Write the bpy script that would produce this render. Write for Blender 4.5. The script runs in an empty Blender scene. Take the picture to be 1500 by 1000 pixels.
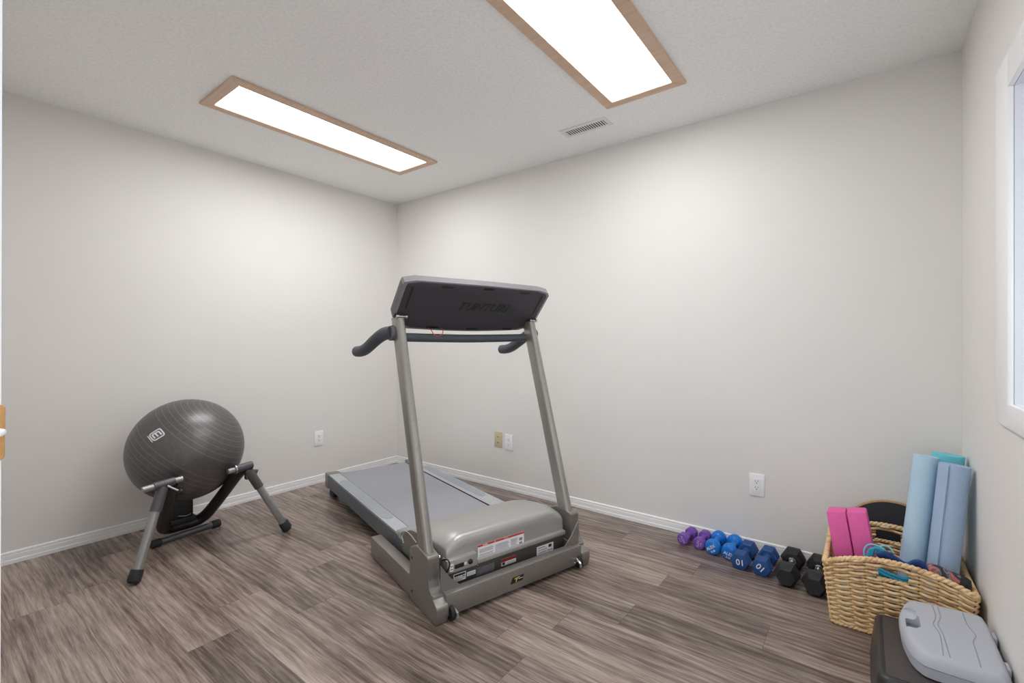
import bpy, bmesh, math, random
from mathutils import Vector, Matrix
random.seed(7)
PI = math.pi
scene = bpy.context.scene
COL = scene.collection
R_ = math.radians

# ------------------------------------------------------------------ materials
def lin(c):
    return tuple(((v/255)/12.92 if v/255 <= 0.04045 else ((v/255+0.055)/1.055)**2.4) for v in c) + (1.0,)

class NT:
    def __init__(self, name):
        self.m = bpy.data.materials.new(name); self.m.use_nodes = True
        self.t = self.m.node_tree; self.t.nodes.clear()
        self.out = self.t.nodes.new('ShaderNodeOutputMaterial')
        self.b = self.t.nodes.new('ShaderNodeBsdfPrincipled')
        self.t.links.new(self.b.outputs[0], self.out.inputs[0])
    def n(self, typ, **kw):
        nd = self.t.nodes.new(typ)
        for k, v in kw.items():
            setattr(nd, k, v)
        return nd
    def put(self, sock, v):
        if isinstance(v, bpy.types.NodeSocket): self.t.links.new(v, sock)
        elif v is not None: sock.default_value = v
    def math(self, op, a, b=None, c=None, clamp=False):
        nd = self.n('ShaderNodeMath', operation=op, use_clamp=clamp)
        self.put(nd.inputs[0], a); self.put(nd.inputs[1], b)
        if c is not None: self.put(nd.inputs[2], c)
        return nd.outputs[0]
    def coord(self, kind='Object'):
        return self.n('ShaderNodeTexCoord').outputs[kind]
    def xyz(self, v):
        s = self.n('ShaderNodeSeparateXYZ'); self.put(s.inputs[0], v); return s.outputs
    def comb(self, x=0., y=0., z=0.):
        s = self.n('ShaderNodeCombineXYZ')
        for i, v in enumerate((x, y, z)): self.put(s.inputs[i], v)
        return s.outputs[0]
    def noise(self, vec, scale, detail=3., rough=.5, dist=0.):
        s = self.n('ShaderNodeTexNoise'); self.put(s.inputs['Vector'], vec)
        s.inputs['Scale'].default_value = scale; s.inputs['Detail'].default_value = detail
        s.inputs['Roughness'].default_value = rough; s.inputs['Distortion'].default_value = dist
        return s.outputs[0]
    def ramp(self, fac, stops):
        s = self.n('ShaderNodeValToRGB'); self.put(s.inputs[0], fac); e = s.color_ramp.elements
        while len(e) < len(stops): e.new(.5)
        for i, (p, c) in enumerate(stops): e[i].position = p; e[i].color = c
        return s.outputs[0]
    def mix(self, fac, a, b, blend='MIX'):
        s = self.n('ShaderNodeMix', data_type='RGBA', blend_type=blend)
        self.put(s.inputs[0], fac); self.put(s.inputs[6], a); self.put(s.inputs[7], b)
        return s.outputs[2]
    def bump(self, h, strength=.3, dist=.002):
        s = self.n('ShaderNodeBump'); self.put(s.inputs['Height'], h)
        s.inputs['Strength'].default_value = strength; s.inputs['Distance'].default_value = dist
        self.t.links.new(s.outputs[0], self.b.inputs['Normal'])
    def set(self, **kw):
        for k, v in kw.items(): self.put(self.b.inputs[k], v)
        return self

def plain(name, rgb, rough=.5, metal=0., var=.06, scale=30., bump=0., bscale=400., spec=.5):
    t = NT(name); c = lin(rgb); co = t.coord()
    nz = t.noise(co, scale, 4.)
    dk = tuple(v*(1-var) for v in c[:3]) + (1.,); lt = tuple(min(1, v*(1+var)) for v in c[:3]) + (1.,)
    t.set(**{'Base Color': t.ramp(nz, [(.3, dk), (.7, lt)]), 'Roughness': rough, 'Metallic': metal, 'Specular IOR Level': spec})
    if bump: t.bump(t.noise(co, bscale, 2.), bump, .001)
    return t.m

M = {}
M['wall'] = plain('wall_paint', (235, 232, 228), .85, var=.01, scale=2., bump=.10, bscale=260., spec=.25)
M['ceiling'] = plain('stippled_ceiling', (250, 249, 247), .95, var=.06, scale=75., bump=1., bscale=90., spec=.1)
M['trim'] = plain('white_trim', (250, 250, 250), .42, var=.01)
M['reveal'] = plain('white_reveal', (232, 233, 238), .5, var=.01)
M['paint'] = plain('taupe_metal_paint', (144, 140, 135), .40, .5, var=.05, scale=90., bump=.06, bscale=900.)
M['post'] = plain('bronze_grey_post', (162, 158, 152), .33, .6, var=.05, scale=60.)
M['hood'] = plain('grey_hood_plastic', (182, 181, 178), .38, .5, var=.03, scale=200., bump=.05, bscale=1500.)
M['shell'] = plain('grey_console_shell', (142, 140, 142), .4, .15, var=.03)
M['darkshell'] = plain('dark_side_shell', (92, 93, 96), .5, var=.03)
M['plate'] = plain('charcoal_plastic', (66, 63, 70), .6, var=.05, scale=300., bump=.05, bscale=1500.)
M['letter'] = plain('raised_dark_lettering', (44, 45, 46), .35, var=.02)
M['black'] = plain('black_plastic', (26, 26, 28), .45, var=.1)
M['rubber'] = plain('black_rubber', (36, 36, 39), .62, var=.12, scale=150., bump=.25, bscale=700.)
M['hexblack'] = plain('black_hex_rubber', (34, 34, 37), .5, var=.2, scale=60., bump=.15, bscale=500.)
M['grip'] = plain('slate_grip_foam', (72, 77, 84), .6, var=.05, scale=150., bump=.1, bscale=900.)
M['belt'] = plain('grey_running_belt', (156, 158, 166), .42, var=.04, scale=60., bump=.25, bscale=1400.)
M['rail'] = plain('silver_deck_rail', (184, 187, 190), .36, .1, var=.02)
M['railside'] = plain('slate_deck_side', (104, 110, 116), .45, .2, var=.04)
M['pad'] = plain('foot_pad', (160, 165, 172), .7, var=.08, scale=500., bump=.3, bscale=900.)
M['chrome'] = plain('chrome', (205, 205, 205), .18, 1., var=.02)
M['darkpanel'] = plain('brown_grey_panel', (88, 82, 77), .5, .2, var=.05)
M['white'] = plain('white_label', (244, 242, 244), .55, var=.02)
M['ink'] = plain('grey_label_print', (142, 140, 150), .6, var=.1)
M['darkink'] = plain('dark_label_print', (50, 50, 58), .6, var=.1)
M['red'] = plain('red_label', (206, 66, 54), .5, var=.05)
M['darkred'] = plain('dark_red_label', (150, 36, 36), .5, var=.05)
M['silverlabel'] = plain('silver_data_plate', (128, 128, 132), .35, .4, var=.08)
M['yellow'] = plain('yellow_print', (214, 206, 96), .5, var=.03)
M['redcord'] = plain('red_cord', (196, 70, 56), .6, var=.05)
M['steel'] = plain('grey_steel_tube', (164, 164, 164), .34, .6, var=.06, scale=60.)
M['steeldark'] = plain('gunmetal_tube', (96, 95, 98), .4, .5, var=.06, scale=60.)
M['blacktube'] = plain('black_steel_tube', (50, 48, 50), .38, .35, var=.06)
M['brown'] = plain('brown_strap', (92, 80, 68), .8, var=.2, scale=80.)
M['outlet'] = plain('white_outlet_plastic', (250, 250, 251), .35, var=.01)
M['beige'] = plain('beige_jack_plastic', (214, 198, 166), .45, var=.02)
M['slot'] = plain('dark_slot', (48, 46, 46), .7, var=.02)
M['vent'] = plain('vent_enamel', (236, 236, 232), .45, var=.02)
M['ventdark'] = plain('vent_duct', (34, 38, 38), .8, var=.05)
M['purple'] = plain('purple_vinyl', (122, 80, 172), .42, var=.05)
M['blue'] = plain('bright_blue_vinyl', (12, 118, 212), .28, var=.05)
M['navy'] = plain('navy_neoprene', (34, 78, 138), .62, var=.07, scale=120., bump=.1, bscale=900.)
M['print'] = plain('white_print', (236, 238, 244), .5, var=.01)
M['lilac'] = plain('lilac_print', (196, 172, 226), .5, var=.01)
M['pink'] = plain('pink_foam', (236, 104, 172), .75, var=.04, scale=60., bump=.1, bscale=600.)
M['teal'] = plain('teal_strap', (44, 158, 190), .6, var=.12, scale=80.)
M['navystrap'] = plain('navy_strap', (22, 60, 122), .6, var=.12, scale=80.)
M['aqua'] = plain('pale_aqua_cord', (128, 192, 206), .5, var=.05)
M['paleblue'] = plain('pale_blue_fold', (168, 204, 224), .7, var=.05)
M['board'] = plain('black_grip_tape', (44, 43, 47), .8, var=.15, scale=300., bump=.2, bscale=900.)
M['ply'] = plain('plywood_edge', (196, 160, 112), .6, var=.12, scale=60.)
M['case'] = plain('grey_blow_moulded_case', (186, 189, 197), .5, var=.02, scale=300., bump=.12, bscale=900.)
M['casegroove'] = plain('case_groove', (150, 153, 160), .6, var=.02)
M['step'] = plain('black_step_plastic', (52, 49, 49), .38, var=.08)
M['stake'] = plain('basket_stake', (120, 88, 54), .8, var=.15)

def wood(name, a, b, c, axis=0):
    t = NT(name); x = t.xyz(t.coord())
    v = t.comb(t.math('MULTIPLY', x[0], 3. if axis == 0 else 40.), t.math('MULTIPLY', x[1], 40. if axis == 0 else 3.), t.math('MULTIPLY', x[2], 40.))
    nz = t.noise(v, 1., 5., .6, .6)
    t.set(**{'Base Color': t.ramp(nz, [(.25, lin(a)), (.5, lin(b)), (.75, lin(c))]), 'Roughness': .5})
    t.bump(nz, .1, .001)
    return t.m
M['oak'] = wood('oak_light_frame', (206, 172, 146), (216, 184, 158), (224, 194, 170))
M['brass'] = wood('brass_strike', (176, 126, 66), (196, 146, 84), (208, 164, 106))

def wicker():
    t = NT('wicker_strand'); co = t.coord()
    nz = t.noise(co, 55., 4., .6); big = t.noise(co, 9., 2.)
    f = t.math('ADD', t.math('MULTIPLY', nz, .75), t.math('MULTIPLY', big, .3))
    t.set(**{'Base Color': t.ramp(f, [(.3, lin((188, 144, 96))), (.5, lin((234, 196, 144))), (.72, lin((248, 224, 184)))]), 'Roughness': .6})
    t.bump(t.noise(co, 500., 2.), .3, .001)
    return t.m
M['wicker'] = wicker()

def mat_foam(name, rgb, light):
    t = NT(name); x = t.xyz(t.coord())
    # fine ribbed texture: round the roll and along it
    th = t.math('MULTIPLY', t.math('ARCTAN2', x[1], x[0]), .047)
    a = t.math('SINE', t.math('MULTIPLY', th, 1000.)); b = t.math('SINE', t.math('MULTIPLY', x[2], 900.))
    h = t.math('MULTIPLY', a, b)
    f = t.math('MULTIPLY_ADD', h, .10, .5)
    nz = t.noise(t.coord(), 25., 3.)
    t.set(**{'Base Color': t.mix(t.math('ADD', f, t.math('MULTIPLY_ADD', nz, .2, -.1)), lin(rgb), lin(light)), 'Roughness': .75})
    t.bump(h, .35, .002)
    return t.m
M['mat_pale'] = mat_foam('pale_blue_mat', (172, 208, 232), (206, 232, 246))
M['mat_grey'] = mat_foam('grey_blue_mat', (158, 184, 216), (188, 210, 234))
M['mat_edge'] = mat_foam('grey_blue_mat_edge', (182, 206, 226), (198, 218, 234))
M['mat_teal'] = mat_foam('teal_mat', (92, 200, 220), (146, 232, 240))

def floral():
    t = NT('patterned_roll'); co = t.coord()
    nz = t.noise(co, 24., 1., .4, 1.2)
    t.set(**{'Base Color': t.ramp(nz, [(.30, lin((40, 38, 44))), (.46, lin((62, 58, 66))), (.5, lin((150, 150, 160))), (.55, lin((78, 74, 82))), (.62, lin((206, 110, 104))), (.8, lin((180, 84, 88)))]), 'Roughness': .5})
    return t.m
M['floral'] = floral()

def step_top():
    t = NT('ribbed_step_top'); x = t.xyz(t.coord())
    a = t.math('SINE', t.math('MULTIPLY', x[0], 420.)); b = t.math('SINE', t.math('MULTIPLY', x[1], 420.))
    h = t.math('MULTIPLY', a, b)
    t.set(**{'Base Color': t.mix(t.math('MULTIPLY_ADD', h, .3, .5), lin((60, 54, 53)), lin((78, 71, 69))), 'Roughness': .5})
    t.bump(h, .2, .001)
    return t.m
M['steptop'] = step_top()

def floor_mat():
    t = NT('grey_brown_plank_floor'); x = t.xyz(t.coord())
    W, L = .184, 1.22
    yy = t.math('DIVIDE', t.math('ADD', x[1], .32 + W*40), W)
    row = t.math('FLOOR', yy)
    wn = t.n('ShaderNodeTexWhiteNoise', noise_dimensions='1D'); t.put(wn.inputs['W'], row)
    xs = t.math('ADD', t.math('DIVIDE', x[0], L), t.math('MULTIPLY', wn.outputs[0], 7.3))
    col = t.math('FLOOR', xs)
    w2 = t.n('ShaderNodeTexWhiteNoise', noise_dimensions='2D'); t.put(w2.inputs['Vector'], t.comb(row, col))
    rnd = w2.outputs[0]
    ro = t.math('MULTIPLY', rnd, 37.)
    wob = t.math('MULTIPLY', t.math('SUBTRACT', t.noise(t.comb(t.math('ADD', t.math('MULTIPLY', x[0], 1.6), ro), t.math('MULTIPLY', x[1], 3.), ro), 1., 2.), .5), .022)
    yw = t.math('ADD', t.math('ADD', x[1], wob), ro)
    X_ = t.math('ADD', x[0], ro)
    broad = t.noise(t.comb(t.math('MULTIPLY', X_, .9), t.math('MULTIPLY', yw, 10.), ro), 1., 2., .5)
    grain = t.noise(t.comb(t.math('MULTIPLY', X_, 2.6), t.math('MULTIPLY', yw, 46.), ro), 1., 4., .62)
    fine = t.noise(t.comb(t.math('MULTIPLY', X_, 9.), t.math('MULTIPLY', yw, 190.), ro), 1., 3., .6)
    patch = t.noise(t.comb(X_, t.math('MULTIPLY', x[1], 1.4), ro), 2.6, 3., .6)
    # cathedral rings that come and go along a board
    cath = t.math('SINE', t.math('ADD', t.math('MULTIPLY', yw, 210.), t.math('MULTIPLY', t.noise(t.comb(t.math('MULTIPLY', X_, 1.4), t.math('MULTIPLY', yw, 5.), ro), 1., 2.), 26.)))
    cath = t.math('MULTIPLY', cath, t.math('MULTIPLY', patch, .10))
    f = t.math('ADD', t.math('MULTIPLY', broad, .58), t.math('MULTIPLY', grain, .60))
    f = t.math('ADD', f, t.math('MULTIPLY', patch, .42))
    f = t.math('ADD', f, t.math('MULTIPLY', rnd, .22))
    f = t.math('ADD', t.math('ADD', f, cath), t.math('MULTIPLY', fine, .62))
    f = t.math('SUBTRACT', f, .685)
    base = t.ramp(f, [(.12, lin((54, 44, 40))), (.36, lin((98, 84, 77))), (.55, lin((138, 123, 115))), (.85, lin((188, 174, 164)))])
    tint = t.mix(t.math('MULTIPLY', w2.outputs[0], .6), base, t.mix(1., base, (1.0, .92, .86, 1), 'MULTIPLY'))
    fy = t.math('FRACT', yy); ey = t.math('MINIMUM', fy, t.math('SUBTRACT', 1., fy))
    fx = t.math('FRACT', xs); ex = t.math('MINIMUM', fx, t.math('SUBTRACT', 1., fx))
    gy = t.math('LESS_THAN', ey, .005); gx = t.math('LESS_THAN', ex, .0012)
    gap = t.math('MAXIMUM', gy, gx)
    colr = t.mix(t.math('MULTIPLY', gap, .38), tint, lin((50, 42, 38)))
    t.set(**{'Base Color': colr, 'Roughness': t.math('MULTIPLY_ADD', grain, .16, .15), 'Specular IOR Level': .5})
    t.bump(t.math('SUBTRACT', t.math('MULTIPLY', grain, .35), gap), .18, .001)
    return t.m
M['floor'] = floor_mat()

POLE = Vector((.359, .533, .766)).normalized()
def ball_mat():
    t = NT('grey_ribbed_ball'); co = t.coord()
    d = t.n('ShaderNodeVectorMath', operation='DOT_PRODUCT'); t.put(d.inputs[0], co); d.inputs[1].default_value = tuple(POLE)
    h = t.math('DIVIDE', d.outputs['Value'], .283)                     # -1..1 along the axis
    ang = t.math('ARCCOSINE', t.math('MAXIMUM', t.math('MINIMUM', h, 1.), -1.))
    ph = t.math('DIVIDE', t.math('SUBTRACT', t.math('ABSOLUTE', t.math('SUBTRACT', ang, 1.38)), .19), .104)
    fr = t.math('ABSOLUTE', t.math('SUBTRACT', t.math('FRACT', ph), .5))
    line = t.math('GREATER_THAN', fr, .468)
    line = t.math('MULTIPLY', line, t.math('GREATER_THAN', ph, -.1))
    nz = t.noise(co, 60., 4.)
    base = t.ramp(nz, [(.3, lin((100, 98, 98))), (.7, lin((110, 108, 107)))])
    t.set(**{'Base Color': t.mix(t.math('MULTIPLY', line, .45), base, lin((178, 176, 174))), 'Roughness': .40, 'Metallic': .6, 'Specular IOR Level': .6})
    hh = t.math('SUBTRACT', t.math('MULTIPLY', t.noise(co, 260., 2.), .12), line)
    t.bump(hh, .35, .002)
    return t.m
M['ball'] = ball_mat()

def emit(name, rgb, s):
    m = bpy.data.materials.new(name); m.use_nodes = True; t = m.node_tree; t.nodes.clear()
    o = t.nodes.new('ShaderNodeOutputMaterial'); e = t.nodes.new('ShaderNodeEmission')
    e.inputs[0].default_value = lin(rgb); e.inputs[1].default_value = s
    t.links.new(e.outputs[0], o.inputs[0]); return m
M['diffuser'] = emit('lit_acrylic_panel', (252, 253, 255), 9.5)
def glass():
    m = bpy.data.materials.new('window_glass'); m.use_nodes = True; t = m.node_tree; t.nodes.clear()
    o = t.nodes.new('ShaderNodeOutputMaterial'); g = t.nodes.new('ShaderNodeBsdfGlossy'); tr = t.nodes.new('ShaderNodeBsdfTransparent')
    g.inputs['Roughness'].default_value = .02; mx = t.nodes.new('ShaderNodeMixShader'); mx.inputs[0].default_value = .07
    t.links.new(tr.outputs[0], mx.inputs[1]); t.links.new(g.outputs[0], mx.inputs[2]); t.links.new(mx.outputs[0], o.inputs[0])
    return m
M['glass'] = glass()

# ------------------------------------------------------------------ mesh builder
class MB:
    def __init__(self):
        self.bm = bmesh.new(); self.mi = 0; self.uv = None
    def _mark(self, faces):
        for f in faces: f.material_index = self.mi
        return faces
    def face(self, vs):
        try: f = self.bm.faces.new(vs)
        except ValueError: return None
        f.material_index = self.mi; return f
    def _bevel(self, verts, b, seg):
        es = list({e for v in verts for e in v.link_edges})
        fs0 = {f for v in verts for f in v.link_faces}
        r = bmesh.ops.bevel(self.bm, geom=es, offset=b, segments=seg, affect='EDGES', profile=.5, clamp_overlap=True)
        for f in r['faces']: f.material_index = self.mi
    def box(self, x0, x1, y0, y1, z0, z1, b=0., seg=2, mat=None):
        mm = mat or Matrix()
        v = [self.bm.verts.new(mm @ Vector((x, y, z))) for x in (x0, x1) for y in (y0, y1) for z in (z0, z1)]
        for q in ((0, 1, 3, 2), (4, 6, 7, 5), (0, 4, 5, 1), (2, 3, 7, 6), (0, 2, 6, 4), (1, 5, 7, 3)): self.face([v[i] for i in q])
        if b: self._bevel(v, b, seg)
        return self
    def prism(self, poly, fn, d0, d1, b=0., seg=2):
        a = [self.bm.verts.new(fn(p[0], p[1], d0)) for p in poly]; c = [self.bm.verts.new(fn(p[0], p[1], d1)) for p in poly]
        n = len(poly)
        self.face(a[::-1]); self.face(c)
        for i in range(n): self.face([a[i], a[(i+1) % n], c[(i+1) % n], c[i]])
        if b: self._bevel(a+c, b, seg)
        return self
    def loft(self, rings, cap0=True, cap1=True, closed=False):
        vs = [[self.bm.verts.new(p) for p in r] for r in rings]; n = len(vs[0]); m = len(vs)
        for i in range(m if closed else m-1):
            A, B = vs[i], vs[(i+1) % m]
            for j in range(n): self.face([A[j], A[(j+1) % n], B[(j+1) % n], B[j]])
        if not closed:
            if cap0: self.face(vs[0][::-1])
            if cap1: self.face(vs[-1])
        return self
    def sheet(self, rows):
        vs = [[self.bm.verts.new(p) for p in r] for r in rows]
        for A, B in zip(vs, vs[1:]):
            for j in range(len(A)-1): self.face([A[j], A[j+1], B[j+1], B[j]])
        return self
    def tube(self, path, r, n=12, closed=False, flat=None, up=None, endround=False):
        P = [Vector(p) for p in path]; m = len(P)
        rs = [r]*m if not isinstance(r, (list, tuple)) else list(r)
        if endround and not closed:
            t0 = (P[0]-P[1]).normalized(); t1 = (P[-1]-P[-2]).normalized()
            P = [P[0]+t0*rs[0]*.5, P[0]+t0*rs[0]*.35]+P+[P[-1]+t1*rs[-1]*.35, P[-1]+t1*rs[-1]*.5]
            rs = [rs[0]*.35, rs[0]*.8]+rs+[rs[-1]*.8, rs[-1]*.35]; m = len(P)
        T = []
        for i in range(m):
            if closed: d = P[(i+1) % m]-P[i-1]
            else: d = P[min(i+1, m-1)]-P[max(i-1, 0)]
            T.append(d.normalized())
        u = Vector(up) if up else (Vector((0, 0, 1)) if abs(T[0].z) < .9 else Vector((1, 0, 0)))
        rings = []
        for i in range(m):
            s = T[i].cross(u)
            s = s.normalized() if s.length > 1e-6 else Vector((1, 0, 0))
            w = s.cross(T[i]).normalized()
            if not up: u = w
            a, b2 = (rs[i], rs[i]) if flat is None else (rs[i], rs[i]*flat)
            rings.append([P[i]+s*math.cos(2*PI*k/n)*a+w*math.sin(2*PI*k/n)*b2 for k in range(n)])
        return self.loft(rings, closed=closed)
    def lathe(self, prof, origin=(0, 0, 0), axis=(0, 0, 1), n=24, phase=0.):
        o = Vector(origin); ax = Vector(axis).normalized()
        s = ax.cross(Vector((0, 0, 1)) if abs(ax.z) < .9 else Vector((1, 0, 0))).normalized(); w = ax.cross(s)
        rings = [[o+ax*h+(s*math.cos(2*PI*k/n+phase)+w*math.sin(2*PI*k/n+phase))*r for k in range(n)] for r, h in prof]
        return self.loft(rings)
    def sphere(self, c, r, u=24, v=16, sc=(1, 1, 1)):
        res = bmesh.ops.create_uvsphere(self.bm, u_segments=u, v_segments=v, radius=1., matrix=Matrix.Translation(c) @ Matrix.Diagonal((r*sc[0], r*sc[1], r*sc[2], 1)))
        for f in {f for w in res['verts'] for f in w.link_faces}: f.material_index = self.mi
        return self
    def build(self, name, mats, parent=None, world=None, sharp=35, label=None):
        bm = self.bm
        if world is not None:
            inv = world.matrix_basis.inverted()
            bmesh.ops.transform(bm, matrix=inv, verts=bm.verts)
        bmesh.ops.recalc_face_normals(bm, faces=bm.faces)
        me = bpy.data.meshes.new(name); bm.to_mesh(me); bm.free()
        for m in (mats if isinstance(mats, (list, tuple)) else [mats]): me.materials.append(m)
        me.polygons.foreach_set('use_smooth', [True]*len(me.polygons))
        me.set_sharp_from_angle(angle=R_(sharp))
        o = bpy.data.objects.new(name, me); COL.objects.link(o)
        if parent is not None: o.parent = parent
        if label: o['label'] = label
        return o

def tag(o, label, cat, group=None):
    o['label'] = label; o['category'] = cat
    if group: o['group'] = group
    return o
def thing(name, loc, label, cat, rz=0., group=None):
    o = bpy.data.objects.new(name, None); COL.objects.link(o); o.empty_display_size = .1
    o.location = loc; o.rotation_euler = (0, 0, rz)
    o.matrix_basis = Matrix.Translation(loc) @ Matrix.Rotation(rz, 4, 'Z')
    return tag(o, label, cat, group)
def struct(o):
    o['kind'] = 'structure'; return o

def text_mesh(txt, size, depth, mat4, name, material, parent, shear=0., bold=.0, spacing=1.):
    cu = bpy.data.curves.new('tmp_text', 'FONT'); cu.body = txt; cu.size = size; cu.extrude = depth; cu.shear = shear
    cu.offset = bold; cu.space_character = spacing; cu.align_x = 'CENTER'; cu.align_y = 'CENTER'; cu.resolution_u = 3
    to = bpy.data.objects.new('tmp_text', cu); COL.objects.link(to)
    dg = bpy.context.evaluated_depsgraph_get(); dg.update()
    me = bpy.data.meshes.new_from_object(to.evaluated_get(dg)); me.name = name
    bpy.data.objects.remove(to); bpy.data.curves.remove(cu)
    me.transform(mat4); me.materials.clear(); me.materials.append(material)
    o = bpy.data.objects.new(name, me); COL.objects.link(o); o.parent = parent
    return o

def smooth(pts, n=6):
    """Catmull-Rom through points."""
    P = [Vector(p) for p in pts]; out = []
    for i in range(len(P)-1):
        a = P[max(i-1, 0)]; b = P[i]; c = P[i+1]; d = P[min(i+2, len(P)-1)]
        for k in range(n):
            t = k/n
            out.append(.5*((2*b)+(c-a)*t+(2*a-5*b+4*c-d)*t*t+(3*b-a-3*c+d)*t**3))
    out.append(P[-1]); return out

# ------------------------------------------------------------------ room shell
XR, H = 3.806, 2.40
YF = -2.73
struct(MB().box(-.1, 5.2, -5.0, .1, -.08, 0).build('floor', M['floor']))
struct(MB().box(-.1, XR+.12, YF-.11, .1, H, H+.08).build('ceiling', M['ceiling']))
struct(MB().box(-.1, 0, YF-.11, .1, 0, H).build('wall_left', M['wall']))
struct(MB().box(0, XR, 0, .1, 0, H).build('wall_back', M['wall']))
WY0, WY1, WZ0, WZ1 = -1.95, -.874, .954, 1.866      # window opening in the right wall
w = MB()
w.box(XR, XR+.12, WY1, .1, 0, H); w.box(XR, XR+.12, YF-.11, WY0, 0, H)
w.box(XR, XR+.12, WY0, WY1, 0, WZ0); w.box(XR, XR+.12, WY0, WY1, WZ1, H)
struct(w.build('wall_right', M['wall']))
DX0, DX1, DZ = 2.738, 3.62, 2.05
w = MB()
w.box(-.1, DX0-.03, YF-.11, YF, 0, H); w.box(DX1+.03, XR+.12, YF-.11, YF, 0, H); w.box(DX0-.03, DX1+.03, YF-.11, YF, DZ+.03, H)
struct(w.build('wall_front', M['wall']))

# baseboards with a grooved profile
PROF = [(0, 0), (.011, 0), (.011, .018), (.009, .020), (.0085, .044), (.0065, .047), (.0065, .049), (.0085, .051), (.0075, .059), (.003, .062), (0, .062)]
def baseboard(name, fn, a, b):
    m = MB(); m.loft([[Vector(fn(o, z, d)) for o, z in PROF] for d in (a, b)])
    return struct(m.build(name, M['trim'], sharp=20))
baseboard('baseboard_left', lambda o, z, d: (o, d, z), YF, 0)
baseboard('baseboard_back', lambda o, z, d: (d, -o, z), 0.0, XR)
baseboard('baseboard_right', lambda o, z, d: (XR-o, d, z), YF, 0)
baseboard('baseboard_front', lambda o, z, d: (d, YF+o, z), 0, DX0-.1)

# doorway the photograph was taken from: jamb with brass strike plate
door = bpy.data.objects.new('door_1', None); COL.objects.link(door); struct(door)
j = MB()
def jv(x, dy, z): return Vector((x, YF+dy, z))
for x0, x1 in ((DX0-.03, DX0), (DX1, DX1+.03)):
    ring = lambda z, l: [jv(x0, -.11, z), jv(x1, -.11, z), jv(x1, l, z), jv(x0, l, z)]
    j.loft([ring(0, .0043), ring(DZ+.03, .0083)])
j.box(DX0, DX1, YF-.11, YF, DZ, DZ+.03)
j.build('jamb', M['trim'], door)
s = MB()
s.prism([(-.034, -.026), (-.031, -.029), (.0062, -.029), (.0086, -.026), (.0092, .026), (.0068, .029), (-.031, .029), (-.034, .026)],
        lambda a, z, d: Vector((DX0+d, YF+a, 1.043+z)), -.001, .003, .0006, 1)
s.build('strike_plate', M['brass'], door)
s = MB(); s.sphere(Vector((DX0+.002, YF+.0056, 1.043)), .0045, 16, 10); s.build('strike_lip', M['trim'], door)

# window: casing, deep reveal, sash and pane
win = bpy.data.objects.new('window_1', None); COL.objects.link(win); struct(win)
cy0, cy1, cz0, cz1 = WY0-.10, -.733, .888, 1.963
c = MB()
c.box(XR-.014, XR, WY1-.004, cy1, cz0, cz1, .003); c.box(XR-.014, XR, cy0, WY0+.004, cz0, cz1, .003)
c.box(XR-.014, XR, WY0+.004, WY1-.004, WZ1-.004, cz1, .003); c.box(XR-.014, XR, WY0+.004, WY1-.004, cz0, WZ0+.004, .003)
c.build('casing', M['trim'], win)
DEP = .30
c = MB()
e_ = .003
c.box(XR+.001, XR+DEP, WY1-e_, WY1+.02, WZ0-.02, WZ1+.02); c.box(XR+.001, XR+DEP, WY0-.02, WY0+e_, WZ0-.02, WZ1+.02)
c.box(XR+.001, XR+DEP, WY0, WY1, WZ1-e_, WZ1+.02); c.box(XR+.001, XR+DEP, WY0, WY1, WZ0-.02, WZ0+e_)
c.build('reveal', M['reveal'], win)
c = MB(); fx = XR+DEP-.05
for y0, y1, z0, z1 in ((WY0, WY1, WZ0, WZ0+.05), (WY0, WY1, WZ1-.05, WZ1), (WY0, WY0+.05, WZ0+.05, WZ1-.05), (WY1-.05, WY1, WZ0+.05, WZ1-.05), ((WY0+WY1)/2-.03, (WY0+WY1)/2+.03, WZ0+.05, WZ1-.05)):
    c.box(fx, fx+.04, y0, y1, z0, z1, .002)
c.build('sash', M['trim'], win)
for y0, y1 in ((WY0+.05, (WY0+WY1)/2-.03), ((WY0+WY1)/2+.03, WY1-.05)):
    c = MB(); c.box(fx+.015, fx+.019, y0, y1, WZ0+.05, WZ1-.05); c.build('pane', M['glass'], win)

# ------------------------------------------------------------------ ceiling fixtures
def ceiling_light(loc, wx, ly, label):
    t = thing('ceiling_light', loc, label, 'ceiling light', group='wood-framed ceiling light panels')
    f = MB(); fw = .055; z0, z1 = -.013, 0
    a, b = wx/2, ly/2
    # four mitred rails
    def rail(p):
        f.prism(p, lambda x, y, d: Vector((x, y, d)), z0, z1, .002, 1)
    rail([(-a, -b), (a, -b), (a-fw, -b+fw), (-a+fw, -b+fw)]); rail([(a, -b), (a, b), (a-fw, b-fw), (a-fw, -b+fw)])
    rail([(a, b), (-a, b), (-a+fw, b-fw), (a-fw, b-fw)]); rail([(-a, b), (-a, -b), (-a+fw, -b+fw), (-a+fw, b-fw)])
    f.build('frame', M['oak'], t)
    MB().box(-a+fw, a-fw, -b+fw, b-fw, -.006, -.002).build('diffuser', M['diffuser'], t)
    return t
ceiling_light((.868, -1.171, H), .408, 1.335, 'wood framed lit ceiling panel over the exercise ball, nearer the left wall')
ceiling_light((2.569, -1.150, H), .420, 1.345, 'wood framed lit ceiling panel beside the air vent, nearer the right wall')
v = thing('ceiling_vent', (2.152, -.334, H), 'small white slatted air vent in the ceiling near the back wall', 'vent')
f = MB()
f.box(-.15, .15, -.055, -.033, -.006, 0, .001); f.box(-.15, .15, .033, .055, -.006, 0, .001)
f.box(-.15, -.128, -.033, .033, -.006, 0, .001); f.box(.128, .15, -.033, .033, -.006, 0, .001)
f.build('frame', M['vent'], v)
MB().box(-.129, .129, -.034, .034, -.0012, -.0005).build('duct', M['ventdark'], v)
f = MB()
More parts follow.
